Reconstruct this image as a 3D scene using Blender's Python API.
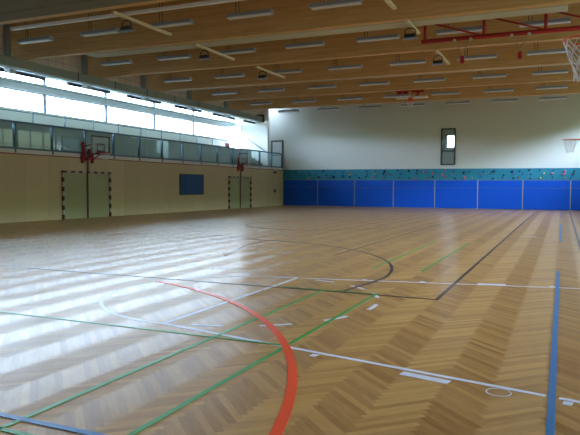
import bpy, math, random
from math import sin, cos, pi, radians, sqrt
from mathutils import Vector, Matrix
for o in list(bpy.data.objects): bpy.data.objects.remove(o)
sc = bpy.context.scene
COL = sc.collection
random.seed(7)

# ------------------------------------------------------------------ camera
FPX, YAW, PIT, ROL, CAMH = 618.63, -0.41406, -0.05027, 0.00516, 1.4606
fw = Vector((sin(YAW), cos(YAW), 0)); rt = Vector((cos(YAW), -sin(YAW), 0)); up = Vector((0, 0, 1))
f2 = fw * cos(PIT) + up * sin(PIT); u2 = -fw * sin(PIT) + up * cos(PIT)
r3 = rt * cos(ROL) + u2 * sin(ROL); u3 = -rt * sin(ROL) + u2 * cos(ROL)
cd = bpy.data.cameras.new('camera'); cam = bpy.data.objects.new('camera', cd); COL.objects.link(cam)
m = Matrix((r3, u3, -f2)).transposed().to_4x4(); m.translation = Vector((0, 0, CAMH))
cam.matrix_world = m
cd.sensor_width = 36; cd.lens = FPX / 580 * 36; cd.clip_end = 300; cd.clip_start = .05
sc.camera = cam

# ------------------------------------------------------------------ world: overcast sky over a green line of trees
SKY = 25.0
w = bpy.data.worlds.new('world'); sc.world = w; w.use_nodes = True
nt = w.node_tree; nt.nodes.clear()
out = nt.nodes.new('ShaderNodeOutputWorld'); bg = nt.nodes.new('ShaderNodeBackground')
tc = nt.nodes.new('ShaderNodeTexCoord'); sp = nt.nodes.new('ShaderNodeSeparateXYZ')
nz = nt.nodes.new('ShaderNodeTexNoise'); nz.inputs['Scale'].default_value = 14
mul = nt.nodes.new('ShaderNodeMath'); mul.operation = 'MULTIPLY_ADD'; mul.inputs[1].default_value = .05
# tree line raised on the right to hold low daylight off the left wall
mr0 = nt.nodes.new('ShaderNodeMapRange'); mr0.inputs[1].default_value = .2; mr0.inputs[2].default_value = .6; mr0.inputs[3].default_value = 0; mr0.inputs[4].default_value = -.19
ad0 = nt.nodes.new('ShaderNodeMath'); ad0.operation = 'ADD'
cr = nt.nodes.new('ShaderNodeValToRGB')
e = cr.color_ramp.elements
e[0].position = 0.0; e[0].color = (.035, .045, .03, 1)
e[1].position = .5; e[1].color = (.60, .79, 1.0, 1)
for p, c in ((.04, (.07, .12, .04, 1)), (.06, (.10, .17, .06, 1)), (.075, (.60, .79, 1.0, 1))):
    k = e.new(p); k.color = c
nt.links.new(tc.outputs['Generated'], sp.inputs[0]); nt.links.new(tc.outputs['Generated'], nz.inputs['Vector'])
nt.links.new(nz.outputs['Fac'], mul.inputs[0]); nt.links.new(sp.outputs['X'], mr0.inputs[0]); nt.links.new(sp.outputs['Z'], ad0.inputs[0]); nt.links.new(mr0.outputs[0], ad0.inputs[1]); nt.links.new(ad0.outputs[0], mul.inputs[2])
nt.links.new(mul.outputs[0], cr.inputs[0]); nt.links.new(cr.outputs[0], bg.inputs[0])
bg.inputs[1].default_value = SKY
nt.links.new(bg.outputs[0], out.inputs[0])

def portal(name, loc, rot, sx, sy):
    l = bpy.data.lights.new(name, 'AREA'); l.shape = 'RECTANGLE'; l.size = sx; l.size_y = sy
    l.cycles.is_portal = True
    o = bpy.data.objects.new(name, l); COL.objects.link(o); o.location = loc; o.rotation_euler = rot
portal('window_portal', (-23.25, 20, 5.8), (0, -pi/2, 0), 2.0, 44)
portal('window_portal', (3.3, 20, 5.2), (0, pi/2, 0), 2.6, 46)

vs = sc.view_settings
vs.view_transform = 'Standard'; vs.look = 'None'; vs.gamma = 1; vs.use_curve_mapping = False
vs.exposure = 0.45

# ------------------------------------------------------------------ materials
def N(nt, t, **kw):
    n = nt.nodes.new(t)
    for k, v in kw.items():
        if k.startswith('i_'): n.inputs[k[2:].replace('_', ' ')].default_value = v
        else: setattr(n, k, v)
    return n
def srgb(r, g, b):
    f = lambda c: (c/255/12.92 if c/255 <= .04045 else ((c/255+.055)/1.055)**2.4)
    return (f(r), f(g), f(b), 1)
MC = {}
def mat(name, col, rough=.6, metal=0, var=.08, scale=6, spec=.5, stretch=(1, 1, 1)):
    if name in MC: return MC[name]
    m = bpy.data.materials.new(name); m.use_nodes = True; nt = m.node_tree
    b = nt.nodes['Principled BSDF']
    b.inputs['Roughness'].default_value = rough; b.inputs['Metallic'].default_value = metal
    b.inputs['Specular IOR Level'].default_value = spec
    tc = N(nt, 'ShaderNodeTexCoord'); mp = N(nt, 'ShaderNodeMapping'); mp.inputs['Scale'].default_value = stretch
    nz = N(nt, 'ShaderNodeTexNoise'); nz.inputs['Scale'].default_value = scale; nz.inputs['Detail'].default_value = 4
    mx = N(nt, 'ShaderNodeMix', data_type='RGBA')
    mx.inputs[6].default_value = tuple(c*(1-var) for c in col[:3])+(1,)
    mx.inputs[7].default_value = tuple(min(1, c*(1+var)) for c in col[:3])+(1,)
    L = nt.links.new
    L(tc.outputs['Object'], mp.inputs[0]); L(mp.outputs[0], nz.inputs['Vector']); L(nz.outputs['Fac'], mx.inputs[0]); L(mx.outputs[2], b.inputs['Base Color'])
    MC[name] = m; return m
def glass_mat(name, tint=(1, 1, 1, 1), ior=1.5, refl=1.0, haze=0.0):
    m = bpy.data.materials.new(name); m.use_nodes = True; nt = m.node_tree; nt.nodes.clear()
    o = N(nt, 'ShaderNodeOutputMaterial'); t = N(nt, 'ShaderNodeBsdfTransparent'); t.inputs[0].default_value = tint
    g = N(nt, 'ShaderNodeBsdfGlossy'); g.inputs['Roughness'].default_value = .02
    fr = N(nt, 'ShaderNodeLayerWeight'); fr.inputs[0].default_value = .5
    pw = N(nt, 'ShaderNodeMath', operation='POWER'); pw.inputs[1].default_value = 5; nt.links.new(fr.outputs['Facing'], pw.inputs[0])
    f0 = ((ior-1)/(ior+1))**2
    sc_ = N(nt, 'ShaderNodeMath', operation='MULTIPLY_ADD'); sc_.inputs[1].default_value = 1-f0; sc_.inputs[2].default_value = f0; nt.links.new(pw.outputs[0], sc_.inputs[0])
    mm = N(nt, 'ShaderNodeMath', operation='MULTIPLY', use_clamp=True); mm.inputs[1].default_value = refl
    mx = N(nt, 'ShaderNodeMixShader'); L = nt.links.new
    L(sc_.outputs[0], mm.inputs[0]); L(mm.outputs[0], mx.inputs[0]); L(t.outputs[0], mx.inputs[1]); L(g.outputs[0], mx.inputs[2])
    if haze:
        d = N(nt, 'ShaderNodeBsdfDiffuse'); d.inputs[0].default_value = (.7, .8, .78, 1)
        m2 = N(nt, 'ShaderNodeMixShader'); m2.inputs[0].default_value = haze
        L(mx.outputs[0], m2.inputs[1]); L(d.outputs[0], m2.inputs[2]); L(m2.outputs[0], o.inputs[0])
    else: L(mx.outputs[0], o.inputs[0])
    return m

def parquet():
    PW, n = .055, 9
    m = bpy.data.materials.new('herringbone_parquet'); m.use_nodes = True; nt = m.node_tree; L = nt.links.new
    b = nt.nodes['Principled BSDF']
    def M(op, a, bb=None, c=None):
        k = N(nt, 'ShaderNodeMath', operation=op)
        for i, v in enumerate((a, bb, c)):
            if v is None: continue
            if isinstance(v, (int, float)): k.inputs[i].default_value = v
            else: L(v, k.inputs[i])
        return k.outputs[0]
    tc = N(nt, 'ShaderNodeTexCoord'); s = N(nt, 'ShaderNodeSeparateXYZ'); L(tc.outputs['Object'], s.inputs[0])
    X = M('ADD', s.outputs[0], 60 + PHASE); Y = M('ADD', s.outputs[1], 60)
    k = 1/(sqrt(2)*PW)
    u = M('ADD', M('MULTIPLY', M('ADD', X, Y), k), 414); v = M('ADD', M('MULTIPLY', M('SUBTRACT', Y, X), k), 3600)
    i = M('FLOOR', u); j = M('FLOOR', v); fu = M('FRACT', u); fv = M('FRACT', v)
    q = M('FLOORED_MODULO', M('SUBTRACT', i, j), 2*n)
    hor = M('LESS_THAN', q, n - .5)
    # plank ids
    hs = M('SUBTRACT', i, q); vsr = M('ADD', M('SUBTRACT', j, 2*n-1), q)
    mixf = lambda a, bb: M('ADD', M('MULTIPLY', a, hor), M('MULTIPLY', bb, M('SUBTRACT', 1, hor)))
    idx = mixf(hs, i); idy = mixf(j, vsr)
    cb = N(nt, 'ShaderNodeCombineXYZ'); L(idx, cb.inputs[0]); L(idy, cb.inputs[1]); L(hor, cb.inputs[2])
    wn = N(nt, 'ShaderNodeTexWhiteNoise', noise_dimensions='3D'); L(cb.outputs[0], wn.inputs['Vector'])
    # grain
    along = mixf(u, v); across = mixf(v, u)
    c2 = N(nt, 'ShaderNodeCombineXYZ'); L(M('MULTIPLY', along, .35), c2.inputs[0]); L(M('MULTIPLY', across, 2.2), c2.inputs[1]); L(M('MULTIPLY', wn.outputs['Value'], 50), c2.inputs[2])
    gn = N(nt, 'ShaderNodeTexNoise'); gn.inputs['Scale'].default_value = 1.0; gn.inputs['Detail'].default_value = 5; L(c2.outputs[0], gn.inputs['Vector'])
    f = M('ADD', M('ADD', M('MULTIPLY', wn.outputs['Value'], .5), M('MULTIPLY', gn.outputs['Fac'], .5)), M('MULTIPLY', M('SUBTRACT', hor, .5), .2))  # planks along one diagonal lighter: sheen by direction put into the colour
    rp = N(nt, 'ShaderNodeValToRGB'); el = rp.color_ramp.elements
    el[0].position = .1; el[0].color = FLOOR_D; el[1].position = .95; el[1].color = FLOOR_L
    L(f, rp.inputs[0])
    # joints: distance to the sides of the plank
    ed = M('MINIMUM', across_f := mixf(fv, fu), M('SUBTRACT', 1, across_f))
    jt = N(nt, 'ShaderNodeMapRange'); L(ed, jt.inputs[0]); jt.inputs[1].default_value = 0; jt.inputs[2].default_value = .045; jt.inputs[3].default_value = .8; jt.inputs[4].default_value = 1
    vm = N(nt, 'ShaderNodeVectorMath', operation='SCALE'); L(rp.outputs[0], vm.inputs[0]); L(jt.outputs[0], vm.inputs['Scale'])
    L(vm.outputs[0], b.inputs['Base Color'])
    # scratch direction along each plank
    def cv(x, y):
        c = N(nt, 'ShaderNodeCombineXYZ'); c.inputs[0].default_value = x; c.inputs[1].default_value = y; return c.outputs[0]
    du, dv = cv(.7071, .7071), cv(-.7071, .7071)
    mx = N(nt, 'ShaderNodeMix', data_type='VECTOR'); L(hor, mx.inputs[0]); L(du, mx.inputs[4]); L(dv, mx.inputs[5])
    L(mx.outputs[1], b.inputs['Tangent'])
    b.inputs['Anisotropic'].default_value = .62; b.inputs['Roughness'].default_value = .40
    b.inputs['Specular IOR Level'].default_value = .36
    b.inputs['Coat Weight'].default_value = .3; b.inputs['Coat Roughness'].default_value = .24
    bp = N(nt, 'ShaderNodeBump'); bp.inputs['Strength'].default_value = .12; bp.inputs['Distance'].default_value = .002
    L(jt.outputs[0], bp.inputs['Height']); L(bp.outputs[0], b.inputs['Normal'])
    return m
PHASE = -.09
FLOOR_D = srgb(146, 100, 50); FLOOR_L = srgb(202, 156, 90)

def panel_mat(name, col, axis, width, seam=.012, dark=.75, var=.07, rough=.55, hz=None):
    """panels with seams every `width` along one axis"""
    m = bpy.data.materials.new(name); m.use_nodes = True; nt = m.node_tree; L = nt.links.new; b = nt.nodes['Principled BSDF']
    tc = N(nt, 'ShaderNodeTexCoord'); s = N(nt, 'ShaderNodeSeparateXYZ'); L(tc.outputs['Object'], s.inputs[0])
    def seamf(sock, wd, sm):
        a = N(nt, 'ShaderNodeMath', operation='FLOORED_MODULO'); L(sock, a.inputs[0]); a.inputs[1].default_value = wd
        c = N(nt, 'ShaderNodeMath', operation='GREATER_THAN'); L(a.outputs[0], c.inputs[0]); c.inputs[1].default_value = sm
        d = N(nt, 'ShaderNodeMath', operation='MULTIPLY_ADD'); L(c.outputs[0], d.inputs[0]); d.inputs[1].default_value = 1-dark; d.inputs[2].default_value = dark
        return d.outputs[0]
    fac = seamf(s.outputs[axis], width, seam)
    if hz:
        g = N(nt, 'ShaderNodeMath', operation='MULTIPLY'); L(fac, g.inputs[0]); L(seamf(s.outputs[2], hz, seam), g.inputs[1]); fac = g.outputs[0]
    fl = N(nt, 'ShaderNodeMath', operation='DIVIDE'); L(s.outputs[axis], fl.inputs[0]); fl.inputs[1].default_value = width
    ff = N(nt, 'ShaderNodeMath', operation='FLOOR'); L(fl.outputs[0], ff.inputs[0])
    wn = N(nt, 'ShaderNodeTexWhiteNoise', noise_dimensions='1D'); L(ff.outputs[0], wn.inputs['W'])
    nz = N(nt, 'ShaderNodeTexNoise'); mp = N(nt, 'ShaderNodeMapping'); mp.inputs['Scale'].default_value = (4, 4, .6); L(tc.outputs['Object'], mp.inputs[0]); L(mp.outputs[0], nz.inputs['Vector']); nz.inputs['Scale'].default_value = 3
    ad = N(nt, 'ShaderNodeMath', operation='ADD'); L(wn.outputs[0], ad.inputs[0]); L(nz.outputs['Fac'], ad.inputs[1])
    mr = N(nt, 'ShaderNodeMapRange'); L(ad.outputs[0], mr.inputs[0]); mr.inputs[1].default_value = .3; mr.inputs[2].default_value = 1.6; mr.inputs[3].default_value = 1-var; mr.inputs[4].default_value = 1+var
    g2 = N(nt, 'ShaderNodeMath', operation='MULTIPLY'); L(fac, g2.inputs[0]); L(mr.outputs[0], g2.inputs[1])
    vm = N(nt, 'ShaderNodeVectorMath', operation='SCALE'); vm.inputs[0].default_value = col[:3]; L(g2.outputs[0], vm.inputs['Scale'])
    L(vm.outputs[0], b.inputs['Base Color']); b.inputs['Roughness'].default_value = rough
    return m
def beam_mat():
    m = bpy.data.materials.new('glued_laminated_spruce'); m.use_nodes = True; nt = m.node_tree; L = nt.links.new; b = nt.nodes['Principled BSDF']
    tc = N(nt, 'ShaderNodeTexCoord'); s = N(nt, 'ShaderNodeSeparateXYZ'); L(tc.outputs['Object'], s.inputs[0])
    d = N(nt, 'ShaderNodeMath', operation='MULTIPLY'); L(s.outputs[2], d.inputs[0]); d.inputs[1].default_value = 25
    f = N(nt, 'ShaderNodeMath', operation='FLOOR'); L(d.outputs[0], f.inputs[0])
    dx = N(nt, 'ShaderNodeMath', operation='MULTIPLY'); L(s.outputs[0], dx.inputs[0]); dx.inputs[1].default_value = .4
    wx = N(nt, 'ShaderNodeTexWhiteNoise', noise_dimensions='1D'); L(f.outputs[0], wx.inputs['W'])
    a2 = N(nt, 'ShaderNodeMath', operation='MULTIPLY_ADD'); L(wx.outputs[0], a2.inputs[0]); a2.inputs[1].default_value = 7; L(dx.outputs[0], a2.inputs[2])
    fx = N(nt, 'ShaderNodeMath', operation='FLOOR'); L(a2.outputs[0], fx.inputs[0])
    cb = N(nt, 'ShaderNodeCombineXYZ'); L(f.outputs[0], cb.inputs[0]); L(fx.outputs[0], cb.inputs[1])
    wn = N(nt, 'ShaderNodeTexWhiteNoise', noise_dimensions='2D'); L(cb.outputs[0], wn.inputs['Vector'])
    nz = N(nt, 'ShaderNodeTexNoise'); mp = N(nt, 'ShaderNodeMapping'); mp.inputs['Scale'].default_value = (.5, 2, 12); L(tc.outputs['Object'], mp.inputs[0]); L(mp.outputs[0], nz.inputs['Vector']); nz.inputs['Scale'].default_value = 2; nz.inputs['Detail'].default_value = 5
    ad = N(nt, 'ShaderNodeMath', operation='MULTIPLY_ADD'); L(wn.outputs[0], ad.inputs[0]); ad.inputs[1].default_value = .3; L(nz.outputs['Fac'], ad.inputs[2])
    rp = N(nt, 'ShaderNodeValToRGB'); L(ad.outputs[0], rp.inputs[0]); el = rp.color_ramp.elements
    el[0].position = .3; el[0].color = BEAM_D; el[1].position = 1.0; el[1].color = BEAM_L
    L(rp.outputs[0], b.inputs['Base Color']); b.inputs['Roughness'].default_value = .5
    return m
BEAM_D = srgb(192, 150, 98); BEAM_L = srgb(224, 188, 136)

M_floor = parquet()
M_beam = beam_mat()
M_wood = panel_mat('birch_wall_panel', srgb(208, 191, 148), 1, 1.22, seam=.015, dark=.82)
M_slot = panel_mat('slotted_acoustic_wood', srgb(236, 212, 190), 1, .42, seam=.03, dark=.7, hz=.45)
M_ceil = panel_mat('ceiling_boards', srgb(150, 112, 66), 1, .25, seam=.01)
M_plaster = mat('pale_plaster', srgb(212, 216, 212), .85, var=.02, scale=1.5)
M_white = mat('white_plaster', srgb(232, 234, 232), .85, var=.02, scale=2)
M_lintel = mat('bluish_grey_lintel', srgb(225, 232, 240), .6, var=.03)
M_door = mat('olive_green_door_panel', srgb(172, 176, 132), .5, var=.05, stretch=(1, 1, .3))
M_blue = mat('blue_mat_vinyl', srgb(0, 82, 200), .6, var=.06, scale=1.5, spec=.25)
M_teal = mat('teal_climbing_panel', srgb(28, 130, 156), .7, var=.06)
M_tan = mat('tan_strap', srgb(150, 150, 140), .8)
M_duct = mat('dark_grey_green_duct', srgb(150, 164, 160), .5, var=.05)
M_ductl = mat('duct_bracket_grey', srgb(160, 164, 146), .6)
M_dark = mat('black_metal', srgb(38, 42, 46), .5)
M_curt = mat('dark_grey_curtain_fabric', srgb(128, 127, 122), .9, var=.12, scale=1, stretch=(1, 6, 1))
M_col = mat('grey_steel_column', srgb(150, 160, 160), .5)
M_strip = mat('pale_grey_sheet', srgb(186, 188, 178), .55, var=.03)
M_cream = mat('cream_bar', srgb(222, 212, 180), .6)
M_red = mat('red_painted_steel', srgb(165, 24, 32), .45)
M_redline = mat('dull_red_trim', srgb(150, 60, 55), .6)
M_rail = mat('blue_grey_rail_steel', srgb(92, 118, 138), .4, metal=.3)
M_trib = mat('grey_green_tribune', srgb(158, 172, 162), .8, var=.05, scale=1)
M_lampb = mat('grey_lamp_housing', srgb(142, 152, 172), .4)
M_lampd = mat('white_lamp_louvre', srgb(205, 212, 222), .3)
M_goalr = mat('dark_red_goal_stripe', srgb(98, 42, 44), .5)
M_goalw = mat('white_goal_stripe', srgb(190, 190, 186), .5)
M_pole = mat('red_brown_pole', srgb(128, 96, 78), .5)
M_orange = mat('orange_rim_steel', srgb(225, 100, 30), .4)
M_net = mat('white_net_cord', srgb(232, 232, 235), .9)
M_board = mat('white_backboard', srgb(225, 228, 228), .4)
M_frame = mat('dark_grey_window_frame', srgb(60, 72, 76), .5)
M_wframe = mat('pale_window_frame', srgb(150, 170, 195), .5)
M_disp = mat('dark_blue_display_cloth', srgb(40, 84, 140), .6, var=.2, scale=3)
M_glassW = glass_mat('window_glass', ior=1.3)
M_glassR = glass_mat('balustrade_glass', tint=(.90, .97, .97, 1), ior=1.5, refl=1.6, haze=.05)
M_glassB = glass_mat('clear_backboard_glass', tint=(.85, .88, .9, 1), ior=1.5, refl=1.0, haze=.25)
def LINE(n, c):
    m = mat(n, c, .42, var=.04, scale=20, spec=.6); b = m.node_tree.nodes['Principled BSDF']
    b.inputs['Coat Weight'].default_value = .3; b.inputs['Coat Roughness'].default_value = .24
    return m
L_white = LINE('white_line_paint', srgb(215, 215, 228)); L_or = LINE('orange_line_paint', srgb(238, 72, 0)); L_green = LINE('green_line_paint', srgb(24, 140, 52))
L_blue = LINE('blue_line_paint', srgb(38, 112, 168)); L_dark = LINE('dark_line_paint', srgb(62, 48, 48)); L_brn = LINE('brown_line_paint', srgb(110, 60, 50))

# ------------------------------------------------------------------ mesh helpers
class MB:
    def __init__(s): s.v = []; s.f = []; s.mi = []; s.sm = []
    def box(s, x0, x1, y0, y1, z0, z1, mi=0):
        b = len(s.v)
        s.v += [(x, y, z) for z in (z0, z1) for y in (y0, y1) for x in (x0, x1)]
        for q in ((0, 2, 3, 1), (4, 5, 7, 6), (0, 1, 5, 4), (2, 6, 7, 3), (0, 4, 6, 2), (1, 3, 7, 5)):
            s.f.append([b+i for i in q]); s.mi.append(mi); s.sm.append(False)
        return s
    def tube(s, pts, r, n=8, closed=False, mi=0):
        P = [Vector(p) for p in pts]; b = len(s.v); K = len(P)
        prev = None
        for i, p in enumerate(P):
            if closed: t = (P[(i+1) % K]-P[i-1])
            else: t = (P[min(i+1, K-1)]-P[max(i-1, 0)])
            t.normalize()
            a = Vector((0, 0, 1)) if abs(t.z) < .9 else Vector((1, 0, 0))
            if prev is not None: a = prev
            x = (a - t*a.dot(t)).normalized(); y = t.cross(x); prev = x
            for k in range(n):
                q = p + x*r*cos(2*pi*k/n) + y*r*sin(2*pi*k/n); s.v.append(tuple(q))
        for i in range(K if closed else K-1):
            for k in range(n):
                i2 = (i+1) % K; s.f.append([b+i*n+k, b+i*n+(k+1) % n, b+i2*n+(k+1) % n, b+i2*n+k]); s.mi.append(mi); s.sm.append(True)
        if not closed:
            s.f.append([b+k for k in range(n)][::-1]); s.mi.append(mi); s.sm.append(False)
            s.f.append([b+(K-1)*n+k for k in range(n)]); s.mi.append(mi); s.sm.append(False)
        return s
    def prism(s, poly, z0, z1, mi=0):       # polygon in xy
        b = len(s.v); n = len(poly)
        s.v += [(x, y, z0) for x, y in poly]+[(x, y, z1) for x, y in poly]
        s.f.append([b+i for i in range(n)][::-1]); s.f.append([b+n+i for i in range(n)])
        for i in range(n): s.f.append([b+i, b+(i+1) % n, b+n+(i+1) % n, b+n+i])
        s.mi += [mi]*(n+2); s.sm += [False]*(n+2)
        return s
    def strip(s, pts, w, z0=.0004, z1=.0025):   # ribbon on the floor along pts (a painted line)
        P = [Vector((p[0], p[1], 0)) for p in pts]; b = len(s.v); K = len(P)
        for i, p in enumerate(P):
            t = (P[min(i+1, K-1)]-P[max(i-1, 0)]).normalized(); nn = Vector((-t.y, t.x, 0))*w/2
            for q, z in ((p-nn, z0), (p+nn, z0), (p+nn, z1), (p-nn, z1)): s.v.append((q.x, q.y, z))
        for i in range(K-1):
            for k in range(4):
                a = b+i*4; s.f.append([a+k, a+(k+1) % 4, a+4+(k+1) % 4, a+4+k]); s.mi.append(0); s.sm.append(False)
        s.f.append([b, b+3, b+2, b+1]); s.f.append([b+(K-1)*4+k for k in range(4)]); s.mi += [0, 0]; s.sm += [False, False]
        return s
    def build(s, name, mats, parent=None, loc=None, bevel=0):
        me = bpy.data.meshes.new(name)
        org = Vector(loc) if loc is not None else Vector((0, 0, 0))
        me.from_pydata([tuple(Vector(v)-org) for v in s.v], [], s.f)
        if not isinstance(mats, (list, tuple)): mats = [mats]
        for mm in mats: me.materials.append(mm)
        for p, i, k in zip(me.polygons, s.mi, s.sm): p.material_index = i; p.use_smooth = k
        me.update()
        import bmesh
        bm = bmesh.new(); bm.from_mesh(me); bmesh.ops.recalc_face_normals(bm, faces=bm.faces); bm.to_mesh(me); bm.free()
        o = bpy.data.objects.new(name, me); COL.objects.link(o); o.location = org
        if parent: o.parent = parent
        if bevel:
            bv = o.modifiers.new('bevel', 'BEVEL'); bv.width = bevel; bv.segments = 2; bv.limit_method = 'ANGLE'
        return o
def Box(*a): return MB().box(*a)
def tag(o, label, cat, group=None, kind=None):
    o['label'] = label; o['category'] = cat
    if group: o['group'] = group
    if kind: o['kind'] = kind
    return o
def thing(name, label, cat, loc=(0, 0, 0), rz=0, group=None):
    o = bpy.data.objects.new(name, None); COL.objects.link(o); o.location = loc; o.rotation_euler.z = rz; o.empty_display_size = .1
    return tag(o, label, cat, group)
def struct(name, mb, m, label=None, cat=None):
    o = mb.build(name, m); o['kind'] = 'structure'
    if label: o['label'] = label; o['category'] = cat
    return o
def dup(root, loc, label=None, group=None):
    r = root.copy(); COL.objects.link(r); r.location = loc
    if label: r['label'] = label
    if group: r['group'] = group
    for ch in list(root.children):
        c = ch.copy(); COL.objects.link(c); c.parent = r
        for g in list(ch.children):
            d = g.copy(); COL.objects.link(d); d.parent = c
    return r
ORD = ['first', 'second', 'third', 'fourth', 'fifth', 'sixth', 'seventh', 'eighth', 'ninth', 'tenth']

# ------------------------------------------------------------------ the hall
W, B, R, S, TOP = -19.56, 43.17, 3.0, -1.6, 7.8      # left wall, back wall, right wall, near wall, ceiling
struct('floor', Box(W-.1, R+.1, S-.1, B+.1, -.1, 0), M_floor, 'oak herringbone parquet floor of the sports hall', 'floor')
struct('ceiling', Box(-20.4, R+.3, S-.2, B+.3, TOP, TOP+.15), M_ceil, 'wooden board ceiling above the beams', 'ceiling')
# left wall, lower wooden part
wl = MB(); wl.box(W-.2, W, S, B, 0, 2.66)
struct('wall_left', wl, M_wood, 'lower wooden panelled wall on the left', 'wall')
struct('trim_1', Box(W-.2, W+.015, S, B, 2.66, 2.70), M_redline, 'dull red edge along the top of the left wooden wall', 'trim')
struct('trim_2', Box(W-.2, W-.005, S, B, 2.70, 2.86), M_white, 'white slab edge under the glass balustrade', 'trim')
struct('floor_gallery', Box(-23.2, W-.2, S, 41.0, 2.66, 2.80), M_trib)
struct('floor_landing', Box(-20.75, W-.2, 41.0, B, 2.66, 2.80), M_trib)
# window wall behind the gallery
wm = MB(); wm.box(-23.3, -23.0, S, 41.0, 2.8, 4.93); struct('wall_gallery', wm, M_white, 'white wall under the gallery window band', 'wall')
struct('trim_3', Box(-23.3, -22.95, S, 41.0, 5.86, 6.16), M_lintel, 'bluish grey beam between the two bands of gallery windows', 'trim')
struct('trim_4', Box(-22.96, -22.6, S, 41.0, 6.14, 6.2), M_duct, 'grating ledge above the gallery windows', 'trim')
struct('ceiling_gallery', Box(-23.3, -20.25, S, 41.0, 6.72, 6.85), M_white, 'white ceiling over the gallery', 'ceiling')
struct('wall_upper', Box(-20.25, -20.1, S, 41.0, 6.28, TOP), M_slot, 'slotted wooden wall panel above the grey duct', 'wall')
ys = [41.0]
y = 40.6
while y > -1: ys.append(y); y -= 4.42
ys = sorted(ys + [S])
bounds = [S] + sorted([40.6-4.42*k for k in range(10) if 40.6-4.42*k > S+.5]) + [41.0]
idx = 1
for (z0, z1, nm) in ((4.93, 5.86, 'lower'), (6.16, 6.72, 'upper')):
    for a, b_ in zip(bounds[:-1], bounds[1:]):
        if b_-a < .6: continue
        t = thing('window_%d' % idx, '', 'window', (-23.15, (a+b_)/2, z0)); del t['label']; del t['category']; t['kind'] = 'structure'; idx += 1
        h = z1-z0; hw = (b_-a)/2
        fr = MB(); fr.box(-.06, .06, -hw, -hw+.09, 0, h).box(-.06, .06, hw-.09, hw, 0, h).box(-.06, .06, -hw+.09, hw-.09, 0, .05).box(-.06, .06, -hw+.09, hw-.09, h-.05, h)
        fr.build('window_frame', M_wframe, t)
        Box(-.01, .01, -hw+.09, hw-.09, .05, h-.05).build('window_glass', M_glassW, t)
# two thin rods of sun blinds in front of the upper glazing, by bay
for k in range(9):
    y0 = 4.6+4.3*k
    o = MB().tube([(-20.9, y0+.3, 6.12), (-20.9, y0+3.2, 6.12)], .08, 8).tube([(-20.9, y0+.6, 6.18), (-20.9, y0+.6, 6.72)], .015, 6).tube([(-20.9, y0+2.8, 6.18), (-20.9, y0+2.8, 6.72)], .015, 6).build('ceiling_tube', M_dark)
    tag(o, 'dark slim tube hung over the gallery, %s from the far end' % ORD[8-k], 'tube', 'dark tubes under the gallery ceiling')
# end of the gallery: white wall, glazed door, stair
we = MB()
we.box(-23.3, -23.08, 41.0, 41.15, 2.8, 7.8).box(-23.08, -22.04, 41.0, 41.15, 2.8, 4.08).box(-23.08, -22.04, 41.0, 41.15, 6.02, 7.8).box(-22.04, -19.84, 41.0, 41.15, 2.8, 7.8)
we.box(-20.9, -20.75, 41.15, B, 2.8, 7.8)
struct('wall_stair', we, M_white, 'white wall closing the far end of the gallery', 'wall')
d = thing('door_1', 'glazed door full of daylight at the far end of the gallery', 'door', (-22.56, 41.07, 4.08)); d['kind'] = 'structure'
f = MB(); f.box(-.52, -.44, -.05, .05, 0, 1.94).box(.44, .52, -.05, .05, 0, 1.94).box(-.44, .44, -.05, .05, 1.86, 1.94).box(-.44, .44, -.05, .05, 0, .1).box(-.44, .44, -.05, .05, .85, .9)
f.build('door_frame', M_wframe, d); Box(-.44, .44, -.01, .01, .1, 1.86).build('door_glass', M_glassW, d)
# ---- back wall with a window hole
WX0, WX1, WZ0, WZ1 = -7.70, -6.72, 2.97, 5.47
bw = MB(); bw.box(-20.9, WX0, B, B+.25, 0, TOP).box(WX1, R+.3, B, B+.25, 0, TOP).box(WX0, WX1, B, B+.25, 0, WZ0).box(WX0, WX1, B, B+.25, WZ1, TOP)
struct('wall_back', bw, M_plaster, 'pale plaster back wall above the blue mats', 'wall')
rb = MB()   # a small room behind the window, with its own outside opening
rb.box(-9.6, -9.5, B+.25, 47, 2.4, 6.0).box(-5.1, -5.0, B+.25, 47, 2.4, 6.0).box(-9.6, -5, B+.25, 47, 2.4, 2.5).box(-9.6, -5, B+.25, 47, 5.9, 6.0)
OX0, OX1, OZ0, OZ1 = -7.9, -7.2, 4.42, 5.28
rb.box(-9.6, OX0, 46.9, 47, 2.5, 5.9).box(OX1, -5, 46.9, 47, 2.5, 5.9).box(OX0, OX1, 46.9, 47, 2.5, OZ0).box(OX0, OX1, 46.9, 47, OZ1, 5.9)
struct('wall_room', rb, M_trib, 'room behind the small window in the back wall', 'wall')
wn = thing('window_%d' % idx, 'tall narrow window in the back wall with dark grey frame', 'window', ((WX0+WX1)/2, B, WZ0)); wn['kind'] = 'structure'; idx += 1
hw, h = (WX1-WX0)/2, WZ1-WZ0
f = MB(); f.box(-hw, -hw+.09, -.06, .06, 0, h).box(hw-.09, hw, -.06, .06, 0, h).box(-hw+.09, hw-.09, -.06, .06, 0, .09).box(-hw+.09, hw-.09, -.06, .06, h-.09, h).box(-hw+.09, hw-.09, -.05, .05, .92, 1.0)
f.build('window_frame', M_frame, wn); Box(-hw+.09, hw-.09, -.01, .01, .09, h-.09).build('window_glass', M_glassB, wn)
# door at the head of the gallery in the back wall
d = thing('door_2', 'pale glazed door in dark frame at the far corner above the wooden wall', 'door', (-20.05, B-.03, 2.86)); d['kind'] = 'structure'
f = MB(); f.box(-.5, -.4, -.05, .03, 0, 2.1).box(.4, .5, -.05, .03, 0, 2.1).box(-.4, .4, -.05, .03, 2.0, 2.1).box(-.4, .4, -.05, .03, .95, 1.02)
f.build('door_frame', M_frame, d); Box(-.4, .4, -.02, .02, 0, 2.0).build('door_panel', mat('pale_blue_door', srgb(232, 242, 248), .3), d)
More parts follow.
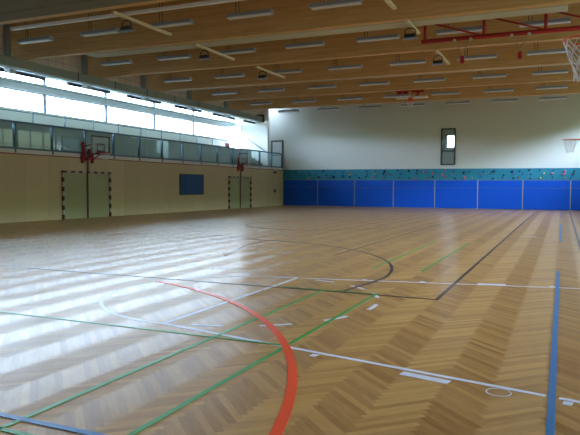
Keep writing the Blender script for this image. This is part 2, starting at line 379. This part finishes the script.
# ---- right wall: wooden below, windows band above
rw = MB(); rw.box(R, R+.25, S, B, 0, 2.7); struct('wall_right', rw, M_wood, 'lower wooden panelled wall on the right', 'wall')
rw = MB(); rw.box(R, R+.25, S, B, 2.7, RZ0 := 4.3).box(R, R+.25, S, B, RZ1 := 6.2, TOP).box(R, R+.25, S, 4.0, RZ0, RZ1)
struct('wall_right_upper', rw, M_plaster, 'plaster wall above the wooden panels on the right', 'wall')
yb = [4.0+k*(B-4.0)/9 for k in range(10)]
for a, b_ in zip(yb[:-1], yb[1:]):
    t = bpy.data.objects.new('window_%d' % idx, None); COL.objects.link(t); t.location = (R+.12, (a+b_)/2, RZ0); t['kind'] = 'structure'; idx += 1
    hw = (b_-a)/2; h = RZ1-RZ0
    f = MB()
    for yy in (-hw, -hw/3-.04, hw/3-.04, hw-.08): f.box(-.05, .05, yy, yy+.08, 0, h)
    for zz in (0, .55, h-.08): f.box(-.049, .049, -hw+.08, hw-.08, zz, zz+.07)
    f.build('window_frame', M_frame, t); Box(-.01, .01, -hw+.08, hw-.08, .07, h-.08).build('window_glass', M_glassW, t)
struct('wall_front', Box(-23.3, R+.3, S-.25, S, 0, TOP), M_plaster, 'near end wall', 'wall')

# ------------------------------------------------------------------ roof beams and what hangs from them
NB = 9
for k in range(-3, 5):
    y0 = 17.9+4.29*k
    x1 = R
    nmb = ORD[4-k]
    t = Box(-19.78, x1, y0, y0+.24, 6.3, TOP).build('roof_beam', M_beam)
    tag(t, 'glued laminated timber roof beam across the hall, %s counted from the back wall' % nmb, 'beam')
    c = Box(-20.08, -19.78, y0-.04, y0+.28, 5.85, TOP).build('beam_bracket', M_col)
    tag(c, 'grey steel bracket behind the duct, holding the %s roof beam from the back wall' % nmb, 'bracket')
# pale sheet housings under two of the beams
o = Box(-16.3, .02, 18.16, 18.78, 6.28, 6.52).build('curtain_housing', M_strip, bevel=.01)
tag(o, 'long pale grey housing beside the timber beam in front of the red trusses', 'housing')
o = Box(-15.85, .1, 14.34, 14.45, 6.27, 6.36).build('curtain_housing', mat('polished_sheet', srgb(235, 235, 245), .3), bevel=.01)
tag(o, 'slim shiny housing strip at the upper left under the nearest beam', 'housing')
o = Box(-19.0, R-.2, 26.45+.25, 26.45+.5, 6.3, 6.5).build('curtain_housing', M_strip, bevel=.01)
tag(o, 'narrow pale housing beside the middle roof beam, farther from the camera than the red trusses', 'housing')
o = MB()
o.box(-19.0, R-.2, 11.9, 13.55, 6.28, 7.2)
o.box(-19.0, R-.2, 12.9, 12.94, 6.26, 6.28)
tag(o.build('divider_curtain', M_curt), 'rolled up dark grey divider curtain under the ceiling at the upper left corner', 'curtain')
# duct along the gallery
t = thing('air_duct', 'long dark grey green duct running along the gallery edge under the beams', 'duct', (-19.3, 0, 5.92))
Box(-.22, .22, S+.2, 38.8, 0, .34).build('duct_body', M_duct, t, bevel=.02)
for k in range(9):
    y = 5.0+4.29*k
    if y < 38.6: Box(-.2, .235, y, y+.62, .02, .355).build('joint_cover', M_ductl, t)
for k in range(14):
    y = 6.4+2.4*k; Box(-.225, .225, y, y+.05, -.005, .35).build('seam_band', M_dark, t)
Box(-.25, .25, 38.6, 38.85, -.03, .5).build('end_cap', M_dark, t)

# lamps
def make_lamp():
    t = thing('ceiling_lamp', '', 'lamp', (0, 0, 6.3))
    b = MB(); b.box(-.7, .7, -.11, .11, .03, .12); b.box(-.71, -.7, -.115, .115, 0, .125); b.box(.7, .71, -.115, .115, 0, .125)
    b.build('lamp_housing', M_lampb, t, bevel=.01)
    l = MB(); l.box(-.69, .69, -.1, .1, 0, .03); l.build('lamp_louvre', M_lampd, t)
    MB().tube([(-.45, 0, .12), (-.45, 0, 1.5)], .01, 6).build('suspension_cord', M_dark, t)
    MB().tube([(-.35, 0, .12), (-.35, 0, 1.5)], .01, 6).build('suspension_cord', M_dark, t)
    return t
lamp0 = make_lamp(); first = True
rows = [(15.95, 'nearest row of lamps'), (20.1, 'second row of lamps from the camera'), (24.42, 'third row of lamps from the camera'), (28.75, 'fourth row of lamps from the camera'), (33.1, 'fifth row of lamps from the camera'), (37.1, 'last row of lamps by the back wall')]
xs = [-16.45, -13.7, -10.95, -8.3, -5.7, -3.07, -.6]
places = ['leftmost', 'second from the left', 'third from the left', 'fourth from the left', 'third from the right', 'second from the right', 'rightmost']
for ri, (y, rn) in enumerate(rows):
    use = [(x, p) for x, p in zip(xs, places)]
    if ri == 0: use = use[:5]; 
    for q, (x, p) in enumerate(use):
        if ri == 0: p = ['leftmost', 'second from the left', 'third from the left', 'second from the right', 'rightmost'][q]
        lb = 'unlit tube lamp, %s in the %s' % (p, rn.replace(' of lamps', ''))
        if first: lamp0.location = (x, y, 6.3); lamp0['label'] = lb; lamp0['group'] = 'tube lamps under the roof'; first = False
        else: dup(lamp0, (x, y, 6.3), lb, 'tube lamps under the roof')
# cream bars with floodlights
k = 0
def make_bar(x, y0, y1, lb, lb2):
    o = Box(x-.05, x+.05, y0, y1, 6.19, 6.26).build('ceiling_bar', M_cream)
    tag(o, lb, 'bar', 'cream bars below the roof beams')
    yy = y0+.65
    if x > -5 and y0 < 14: return
    t = thing('floodlight', lb2, 'floodlight', (x-.05, yy, 6.16), 0, 'dark floodlights on the cream bars')
    MB().tube([(-.26, 0, -.36), (-.24, 0, -.1), (-.1, 0, 0), (.1, 0, 0), (.24, 0, -.1), (.26, 0, -.36)], .03, 6).build('yoke', M_dark, t)
    b = MB(); b.box(-.25, .25, -.14, .14, -.46, -.27); b.build('lamp_head', M_dark, t, bevel=.03)
    Box(-.33, .33, -.2, .2, -.49, -.46).build('front_glass', mat('blue_grey_lens', srgb(100, 120, 150), .3), t)
    t.scale = (.62, .62, .62)
for (x, y0, y1, who) in ((-11.45, 13.85, 16.6, 'at the upper left, nearest the camera'), (-11.45, 18.05, 20.7, 'left of centre, second from the camera'), (-11.3, 22.3, 25.0, 'left of centre, farthest from the camera'),
                         (-4.22, 13.85, 16.5, 'cut by the top edge right of centre'), (-4.2, 17.8, 19.4, 'just left of the red truss'), (-4.15, 22.0, 24.6, 'beyond the left end of the red truss')):
    make_bar(x, y0, y1, 'slim cream bar under the roof %s' % who, 'dark floodlight on the cream bar %s' % who)

# red truss with two pull weights
t = thing('ring_truss', 'red steel truss hanging under the roof at the upper right', 'truss', (0, 19.4, 5.95))
MB().tube([(-4.1, 0, 0), (2.9, 0, 0)], .07, 8).build('lower_rail', M_red, t)
MB().tube([(-4.1, .35, .1), (2.9, .35, .1)], .035, 8).build('back_rail', M_red, t)
for x in (-4.0, -2.25, -.55, 1.2, 2.7):
    MB().tube([(x, 0, 0), (x, 0, .62)], .05, 8).build('post', M_red, t)
    Box(x-.16, x+.16, -.1, .1, .5, .62).build('top_plate', M_red, t)
for x in (-4.0, -2.25, -.55, 1.2):
    MB().tube([(x, 0, .6), (x+1.68, 0, .04)], .028, 8).build('diagonal_brace', M_red, t)
for x, lb in ((-2.85, 'left of the two red pull weights on Y shaped cords under the red truss'), (-1.22, 'right of the two red pull weights on Y shaped cords under the red truss')):
    t = thing('ring_hoist', lb, 'hoist', (x, 19.3, 5.9), 0, 'red weights under the truss')
    c = MB()
    for s in (-1, 1): c.tube([(s*.24, 0, 0), (s*.2, 0, -.12), (s*.04, 0, -.34), (s*.03, 0, -.5)], .014, 6)
    c.build('cord', mat('pale_cord', srgb(170, 150, 130), .8), t)
    for s in (-1, 1): MB().tube([(s*.24, -.02, -.02), (s*.24, .02, -.02)], .05, 10).build('pulley', M_strip, t)
    Box(-.06, .06, -.06, .06, -.72, -.5).build('weight', M_red, t, bevel=.015)

# net of a basket hoop, hanging from the origin
def net_mb(r0, r1, h, n=10, rows=5, th=.006):
    mb = MB()
    for s in (1, -1):
        for k in range(n):
            pts = []
            for i in range(rows*2+1):
                u = i/(rows*2); r = r0+(r1-r0)*min(1, u*1.3); a = 2*pi*(k+s*u*rows*.5)/n
                pts.append((r*cos(a), r*sin(a), -h*u))
            mb.tube(pts, th, 4)
    return mb
def ring(mb, r, th, z=0, n=28, cx=0, cy=0): return mb.tube([(cx+r*cos(2*pi*k/n), cy+r*sin(2*pi*k/n), z) for k in range(n)], th, 8, closed=True)
# side hoops on the right wall
def side_hoop(y, lb):
    t = thing('basketball_hoop', lb, 'basketball hoop', (.19, y, 3.0), 0, None)
    rg = ring(MB(), .225, .011).build('rim', M_orange, t)
    net_mb(.222, .11, .42).build('net', M_net, t)
    MB().box(.38, .42, -.9, .9, -.15, .9).build('backboard', M_board, t)
    Box(.22, .38, -.05, .05, -.03, .02).build('rim_bracket', M_orange, t)
    for s in (-.5, .5):
        MB().tube([(.42, s, .55), (R-.2, s, .55)], .035, 8).tube([(.42, s, .0), (R-.2, s, .5)], .025, 8).build('wall_arm', M_red, t)
side_hoop(7.2, 'near basketball hoop with orange rim and white net at the upper right edge')
side_hoop(21.8, 'far basketball hoop with white net at the right edge before the white back wall')

# wall baskets over the goals
def wall_basket(y, lb, d=0.0):       # d: how far the board is swung back to the wall
    t = thing('wall_basket', lb, 'basketball hoop', (W, y, 0))
    MB().box(.06, .12, -.035, .035, 2.05, 2.9).build('wall_rail', M_pole, t)
    f = MB()
    for s in (-.32, .32):
        f.box(.0, .1, s-.05, s+.05, 2.45, 2.85).tube([(.08, s*.6, 2.55), (.72-d, s*.8, 2.95)], .03, 8).tube([(.08, s*.6, 3.2), (.72-d, s*.8, 3.3)], .03, 8)
    f.box(.02, .12, -.42, .42, 2.62, 2.72).box(.0, .1, -.3, -.2, 2.6, 3.38)
    f.box(.0, .1, .1, .2, 2.6, 3.1)
    f.build('lifting_frame', M_red, t)
    D = lambda mb: (setattr(mb, 'v', [(a-d, b, c) for a, b, c in mb.v]), mb)[1]
    bb = Box(.79-d, .81-d, -.56, .56, 2.86, 3.6).build('backboard', M_glassB, t)
    e = MB(); e.box(.78, .82, -.6, -.54, 2.82, 3.64).box(.78, .82, .54, .6, 2.82, 3.64).box(.78, .82, -.54, .54, 2.82, 2.88).box(.78, .82, -.54, .54, 3.58, 3.64)
    D(e).build('backboard_frame', M_frame, bb)
    q = MB(); q.box(.815, .825, -.25, -.2, 2.95, 3.3).box(.815, .825, .2, .25, 2.95, 3.3).box(.815, .825, -.2, .2, 3.25, 3.3).box(.815, .825, -.2, .2, 2.95, 3.0)
    D(q).build('target_square', M_frame, bb)
    D(ring(MB(), .225, .018, 2.9, cx=1.07).box(.82, .86, -.3, .3, 2.85, 2.95)).build('rim', M_red, t)
    n_ = net_mb(.222, .12, .36); n_.v = [(a+1.07-d, b, c+2.9) for a, b, c in n_.v]; n_.build('net', M_net, t)
wall_basket(21.8, 'small basket with clear board on red lifting frame above the near goal')
wall_basket(36.2, 'small basket with clear board on red lifting frame above the far goal', .52)

# goals standing against the left wall
def goal(y, lb):
    t = thing('handball_goal', lb, 'goal', (W+.06, y, 0))
    for s in (-1, 1):
        p = MB()
        for k in range(10): p.box(-.04, .04, s*1.5-.04, s*1.5+.04, .2*k, .2*k+.2, (k+1) % 2)
        p.build('goal_post', [M_goalw, M_goalr], t)
    c = MB()
    for k in range(13):
        a = -1.54+3.08*k/13; c.box(-.041, .041, a, a+3.08/13, 2.0, 2.085, (k+1) % 2)
    c.build('crossbar', [M_goalw, M_goalr], t)
    MB().tube([(0, 0, 0), (0, 0, 2.0)], .035, 8).build('centre_pole', M_pole, t)
goal(21.8, 'near wall goal with red and white striped frame before olive doors')
goal(36.2, 'far wall goal with red and white striped frame before olive doors')
for n_, y in ((3, 21.8), (4, 36.2)):
    dd = MB()
    dd.box(W-.005, W+.012, y-1.46, y-.01, .01, 1.98).box(W-.005, W+.012, y+.01, y+1.46, .01, 1.98)
    o = struct('door_%d' % n_, dd, M_door, 'olive double doors behind the %s goal' % ('near' if n_ == 3 else 'far'), 'door')
dd = MB(); dd.box(W-.005, W+.008, 15.5, 17.2, .01, 2.1); struct('door_5', dd, M_wood, 'flush wooden door at the left edge', 'door')
dd = MB(); dd.box(W-.005, W+.008, 39.6, 42.6, .01, 2.35); o = struct('door_6', dd, M_wood, 'flush wooden door in the far left corner', 'door')
Box(W+.008, W+.05, 41.5, 41.75, 1.0, 1.25).build('door_handle', M_dark, o)
o = Box(W, W+.06, 41.4, 41.9, 2.42, 2.56).build('exit_sign', mat('dark_green_sign', srgb(40, 70, 55), .5), bevel=.01); tag(o, 'small dark green sign on the wooden wall in the far left corner', 'sign')
# display board
t = thing('display_board', 'dark blue display window on the left wooden wall between the goals', 'display board', (W, 30.37, 1.0))
Box(.0, .05, -1.17, 1.17, 0, 1.08).build('board_panel', M_disp, t)
e = MB(); e.box(0, .07, -1.22, -1.16, -.05, 1.13).box(0, .07, 1.16, 1.22, -.05, 1.13).box(0, .07, -1.16, 1.16, -.05, 0).box(0, .07, -1.16, 1.16, 1.08, 1.13).box(0, .065, -.72, -.67, 0, 1.08)
e.build('board_frame', M_frame, t)

# ---- gallery: tribune, glass balustrade, upper railing, stair
tb = MB(); tb.box(-23.0, -20.6, S, 26.3, 2.8, 4.06).box(-23.0, -20.6, 26.3, 28.5, 2.8, 3.96).box(-23.0, -20.6, 29.6, 39.9, 2.8, 4.0)
for k in range(7): tb.box(-23.0, -20.62-.27*k, 28.5, 29.6, 2.8+.17*k, 2.8+.17*(k+1))
struct('trim_5', tb, M_trib, 'grey green raised walkway behind the glass balustrade', 'gallery walkway')
t = thing('gallery_stair', 'grey green stair going down at the far end of the gallery', 'stair', (-19.9, 40.45, 2.8))
st = MB()
for k in range(7): st.box(-3.05, -.05-.29*k, -.53, .53, .18*k, .18*(k+1))
st.build('stair_steps', M_trib, t)
t = thing('stair_handrail', 'slanting dark handrail on the white wall above the gallery stair', 'handrail', (-21.46, 40.9, 4.96))
MB().tube([(0, 0, 0), (1.41, 0, -.92)], .03, 8).build('rail', M_col, t)
for u in (.15, .85): MB().tube([(1.41*u, 0, -.92*u), (1.41*u, .1, -.92*u)], .015, 6).build('bracket', M_col, t)
t = thing('glass_balustrade', 'glass balustrade with blue grey posts along the gallery edge', 'balustrade', (W, 0, 2.86))
py = [y for y in (39.2-1.94*k for k in range(-1, 20)) if y > S+.4] + [43.0]
py.sort()
for y in py: Box(-.1, .02, y-.035, y+.035, -.14, 1.08).build('post', M_rail, t)
for a, b_ in zip(py[:-1], py[1:]): Box(-.045, -.03, a+.035, b_-.035, .06, 1.02).build('glass_panel', M_glassR, t)
MB().box(-.07, -.01, py[0], py[-1], 1.02, 1.1).build('top_rail', M_rail, t)
MB().box(-.075, -.005, py[0], py[-1], -.0, .08).build('bottom_rail', M_rail, t)
t = thing('upper_railing', 'thin blue grey railing of the raised walkway under the windows', 'railing', (-20.75, 0, 4.06))
for k in range(13):
    y = 38.9-1.85*2*k/1.0 if False else 38.4-1.85*k
    MB().tube([(0, y, 0), (0, y, .62)], .025, 8).build('post', M_rail, t)
MB().tube([(0, 0, .45), (0, 39.0, .45)], .022, 8).build('rail', M_rail, t)
o = Box(-21.9, -21.75, 38.3, 38.7, 4.06, 4.5).build('fire_extinguisher_box', M_red, bevel=.02); tag(o, 'small red box standing on the raised walkway near the glazed door', 'box')

# ---- back wall: blue mats, teal climbing strip with holds
seams = [W+.02, -16.72, -13.84, -10.96, -8.05, -5.2, -2.36, .48, R-.02]
matnames = ['leftmost blue wall mat, in the shaded corner beside the wooden wall', 'blue wall mat, second from the left', 'blue wall mat, third from the left', 'blue wall mat, fourth from the left, left of the narrow window',
            'blue wall mat, fifth from the left, below the narrow window', 'blue wall mat, sixth from the left, right of the narrow window', 'blue wall mat left of the far basketball hoop, third from the right', 'rightmost blue wall mat at the picture edge']
for k, (a, b_) in enumerate(zip(seams[:-1], seams[1:])):
    t = thing('wall_mat', matnames[k], 'wall mat', ((a+b_)/2, B-.07, 0), 0, None)
    hw = (b_-a)/2-.03
    Box(-hw, hw, 0, .07, .03, 1.93).build('mat_cover', M_blue, t, bevel=.02)
    st = MB(); n = 12
    pts = [(-hw+2*hw*i/n, -.005, 1.42+.02*sin(i*1.3+k)) for i in range(n+1)]
    st.tube(pts, .012, 6).build('strap', mat('grey_blue_strap', srgb(84, 104, 140), .8), t)
struct('trim_6', MB().box(W+.02, R-.02, B-.02, B-.001, 1.9, 1.965), M_tan, 'tan edging between the blue mats and the teal band', 'trim')
se = MB()
for s in seams[1:-1]: se.box(s-.03, s+.03, B-.06, B-.001, .02, 1.9)
struct('trim_7', se, M_tan, 'tan joints between the blue mats', 'trim')
o = Box(W+.02, R-.02, B-.05, B-.001, 1.965, 2.72).build('climbing_wall', M_teal); tag(o, 'long teal climbing strip across the back wall above the blue mats', 'climbing wall')
HC = {'red': srgb(190, 50, 60), 'navy': srgb(28, 32, 80), 'black': srgb(26, 30, 34), 'yellow': srgb(200, 180, 70), 'pink': srgb(200, 95, 125), 'blue': srgb(30, 90, 190)}
import bmesh
meshes = {}
for ci, (cn, c) in enumerate(HC.items()):
    bm = bmesh.new(); bmesh.ops.create_icosphere(bm, subdivisions=2, radius=1)
    for v in bm.verts:
        k = 1+.22*sin(v.co.x*3+ci)+.15*cos(v.co.z*4+ci*2); v.co = Vector((v.co.x*k*.11, v.co.y*.06, v.co.z*k*.075))
    me = bpy.data.meshes.new('climbing_hold'); bm.to_mesh(me); bm.free(); me.materials.append(mat(cn+'_hold', c, .6))
    for p in me.polygons: p.use_smooth = True
    meshes[cn] = me
seq = ['black', 'navy', 'black', 'red', 'black', 'navy', 'blue', 'black', 'pink', 'black', 'yellow', 'navy']
x = -18.6; k = 0
while x < 2.6:
    for zz in (2.12, 2.33, 2.56):
        if random.random() < .85:
            cn = random.choice(seq) if not (zz == 2.12 and x > -9) else random.choice(['red', 'black', 'yellow', 'black', 'navy', 'pink', 'blue'])
            o = bpy.data.objects.new('climbing_hold', meshes[cn]); COL.objects.link(o)
            o.location = (x+random.uniform(-.16, .16), B-.095, zz+random.uniform(-.07, .07)); o.rotation_euler = (0, random.uniform(0, 3), 0)
            s = random.uniform(.45, .95); o.scale = (s, 1, s)
            tag(o, 'small %s climbing hold bolted to the teal strip' % cn, 'climbing hold', '%s climbing holds on the teal strip' % cn)
    x += .62

# ---- main court basket folded up near the back wall
t = thing('folded_basket', 'ceiling basket with red frame folded up under the last beam before the back wall', 'basketball hoop', (-7.7, 33.95, 6.33))
MB().box(-.85, .85, -.12, .3, .0, .07).build('backboard', M_board, t)
f = MB()
for s in (-.65, .65):
    f.tube([(s, -.5, .45), (s*.4, .1, .08)], .07, 8).tube([(s, -.5, .45), (s, .8, .5)], .04, 8)
f.box(-.75, .75, -.55, -.45, .3, .5).box(-.75, -.15, -.2, -.14, .12, .42).box(.1, .75, -.3, -.24, .25, .5).tube([(-.65, -.4, .45), (.65, .3, .45)], .03, 8)
for s in (-.65, .65): f.tube([(s, .5, .45), (s, .5, TOP-6.33)], .03, 8)
f.build('folding_frame', M_red, t)
rr = ring(MB(), .225, .03, -.2, cx=0, cy=-.2); rr.box(-.12, .12, -.2, -.02, -.2, .0); rr.build('rim', M_orange, t)
nn = net_mb(.21, .12, .32, th=.008); nn.v = [(a, b-.2, c-.2) for a, b, c in nn.v]; nn.build('net', M_net, t)

# ------------------------------------------------------------------ painted lines on the floor
def line(pts, w, m, lb, z=.002, cat='court line'):
    o = MB().strip(pts, w, .0002, z).build('court_line', m); return tag(o, lb, cat)
def arc(cx, cy, r, a0, a1, n=48): return [(cx+r*cos(radians(a0+(a1-a0)*i/n)), cy+r*sin(radians(a0+(a1-a0)*i/n))) for i in range(n+1)]
FX, FY = -3.84, 7.23
line([(-.03, S+.1), (-.03, 11.75)], .05, L_blue, 'blue straight line at the right, nearest dash', .0052)
line([(-.02, 18.1), (-.02, 27.1)], .05, L_blue, 'blue dash at the right, second from the camera', .0052)
line([(-.02, 33.5), (-.02, 42.0)], .05, L_blue, 'blue dash at the right, nearest the blue mats', .0052)
line([(.44, 5.0), (.44, 41.0)], .06, L_dark, 'dark line at the far right running to the blue mats', .0046)
line([(-12, 2.8), (-1.5, 2.8)], .05, L_blue, 'blue line across the lower left corner', .0052)
line([(-1.46, 8.07), (-1.46, 38.0)], .05, L_dark, 'long dark line running from the foreground corner to the blue mats', .0040)
line([(-18.4, 8.07), (-1.435, 8.07)], .05, L_dark, 'dark line crossing the middle of the floor', .0040)
line([(-4.4, 12.4), (-4.4, 25.0)], .045, L_dark, 'thin dark line through the curved dark line', .0038)
pts = [(-2.78, 8.1), (-2.62, 9.2)] + [(-8.25+5.67*cos(radians(a))*1.0, 9.4+5.75*sin(radians(a))) for a in range(3, 96, 3)]
line(pts, .055, L_dark, 'dark curved line bending left beyond the middle of the floor', .0042)
line([(-6.45, 11.3), (-7.13, 13.5)] + arc(-8.9, 13.9, 1.8, -5, 110, 30), .05, L_brn, 'small dark hook shaped line left of the centre, in the far half', .0044)
line(arc(-8.45, 21.7, 2.65, 0, 360, 60), .05, L_brn, 'brownish circle line far off in the middle of the hall', .0044)
line(arc(-7.7156, 1.766, 6.379, -30, 71, 90), .075, L_or, 'broad orange curved line sweeping through the foreground', .0058)
line([(-3.84, 5.41), (-3.84, 7.72)], .05, L_white, 'white free throw line inside the orange curve, long near piece')
line([(-3.84, 7.79), (-3.84, 8.24)], .05, L_white, 'white free throw line, short middle piece')
line([(-3.84, 8.30), (-3.84, 9.05)], .05, L_white, 'white free throw line, far piece meeting the long white line')
tag(MB().strip([(-3.84, 5.41), (-.07, 4.643)], .05, .0002, .002).strip([(.015, 4.626), (1.96, 4.23)], .05, .0002, .002).build('court_line', L_white), 'white line running from the orange curve to the lower right edge', 'court line')
line([(-3.84, 9.05), (1.96, 10.2)], .05, L_white, 'white line running across the middle of the floor to the right edge')
line(arc(FX, FY, 1.82, 90, 270), .05, L_white, 'white half circle at the left of the free throw line')
for a, lb in ((-74.5, 'nearest the camera and leftmost'), (-51, 'crossed by the orange curve'), (-27, 'right of the orange curve near the green line'), (0, 'farthest to the right'), (27, 'between the green and dark lines'), (49, 'under the long white line'), (73, 'farthest from the camera')):
    line(arc(FX, FY, 1.77, a-5.7, a+5.7, 6), .05, L_white, 'short white dash of the half circle, %s' % lb, .003)
line([(-1.12, 4.74), (-.74, 4.66)], .09, L_white, 'thick white block beside the near white line at the lower right', .003)
line([(-1.96, 4.93), (-1.9, 4.92)], .08, L_white, 'small white tick by the near white line next to the orange curve', .003)
line([(.04, 4.54), (.1, 4.53)], .08, L_white, 'small white tick right of the blue line at the lower right edge', .003)
line([(-1.14, 9.67), (-.74, 9.75)], .09, L_white, 'thick white block on the far white line at the right', .003)
line([(-1.98, 9.49), (-1.90, 9.50)], .08, L_white, 'small white tick on the far white line beyond the green line', .003)
line([(-2.85, 9.31), (-2.77, 9.32)], .08, L_white, 'small white tick on the far white line near the dark curve', .003)
line([(-.13, 9.86), (-.05, 9.88)], .08, L_white, 'small white tick on the far white line near the blue line', .003)
line([(-5.65, 9.46), (-5.5, 9.46)], .1, L_white, 'lone white mark on the glossy floor left of centre', .003)
line([(-1.14, 19.75), (-.68, 19.85)], .06, L_white, 'white mark on the floor between the dark line and the blue dash', .003)
line(arc(-.38, 4.58, .085, 0, 360, 30), .008, L_white, 'thin white ring around a floor socket at the lower right', .003)
line([(-2.28, 2.6), (-2.28, 8.13)], .04, L_green, 'green line from the bottom edge towards the dark corner line, right one', .0048)
line([(-3.05, 2.6), (-3.05, 8.13)], .04, L_green, 'green line from the bottom left crossing inside the orange curve', .0048)
line([(-2.2, 10.7), (-2.2, 16.7)], .04, L_green, 'far green line beyond the white line, right one', .0048)
line([(-3.08, 10.7), (-3.08, 16.7)], .04, L_green, 'far green line beyond the white line, left one', .0048)
line([(-7.0, 5.12), (-2.3, 5.12)], .04, L_green, 'green line meeting the orange curve from the left', .0048)
line([(-14.0, 2.63), (-2.3, 2.63)], .04, L_green, 'green line in the bottom left corner', .0048)
line([(-3.7, 8.13), (-2.3, 8.13)], .035, L_green, 'green line beside the dark crossing line', .0048)
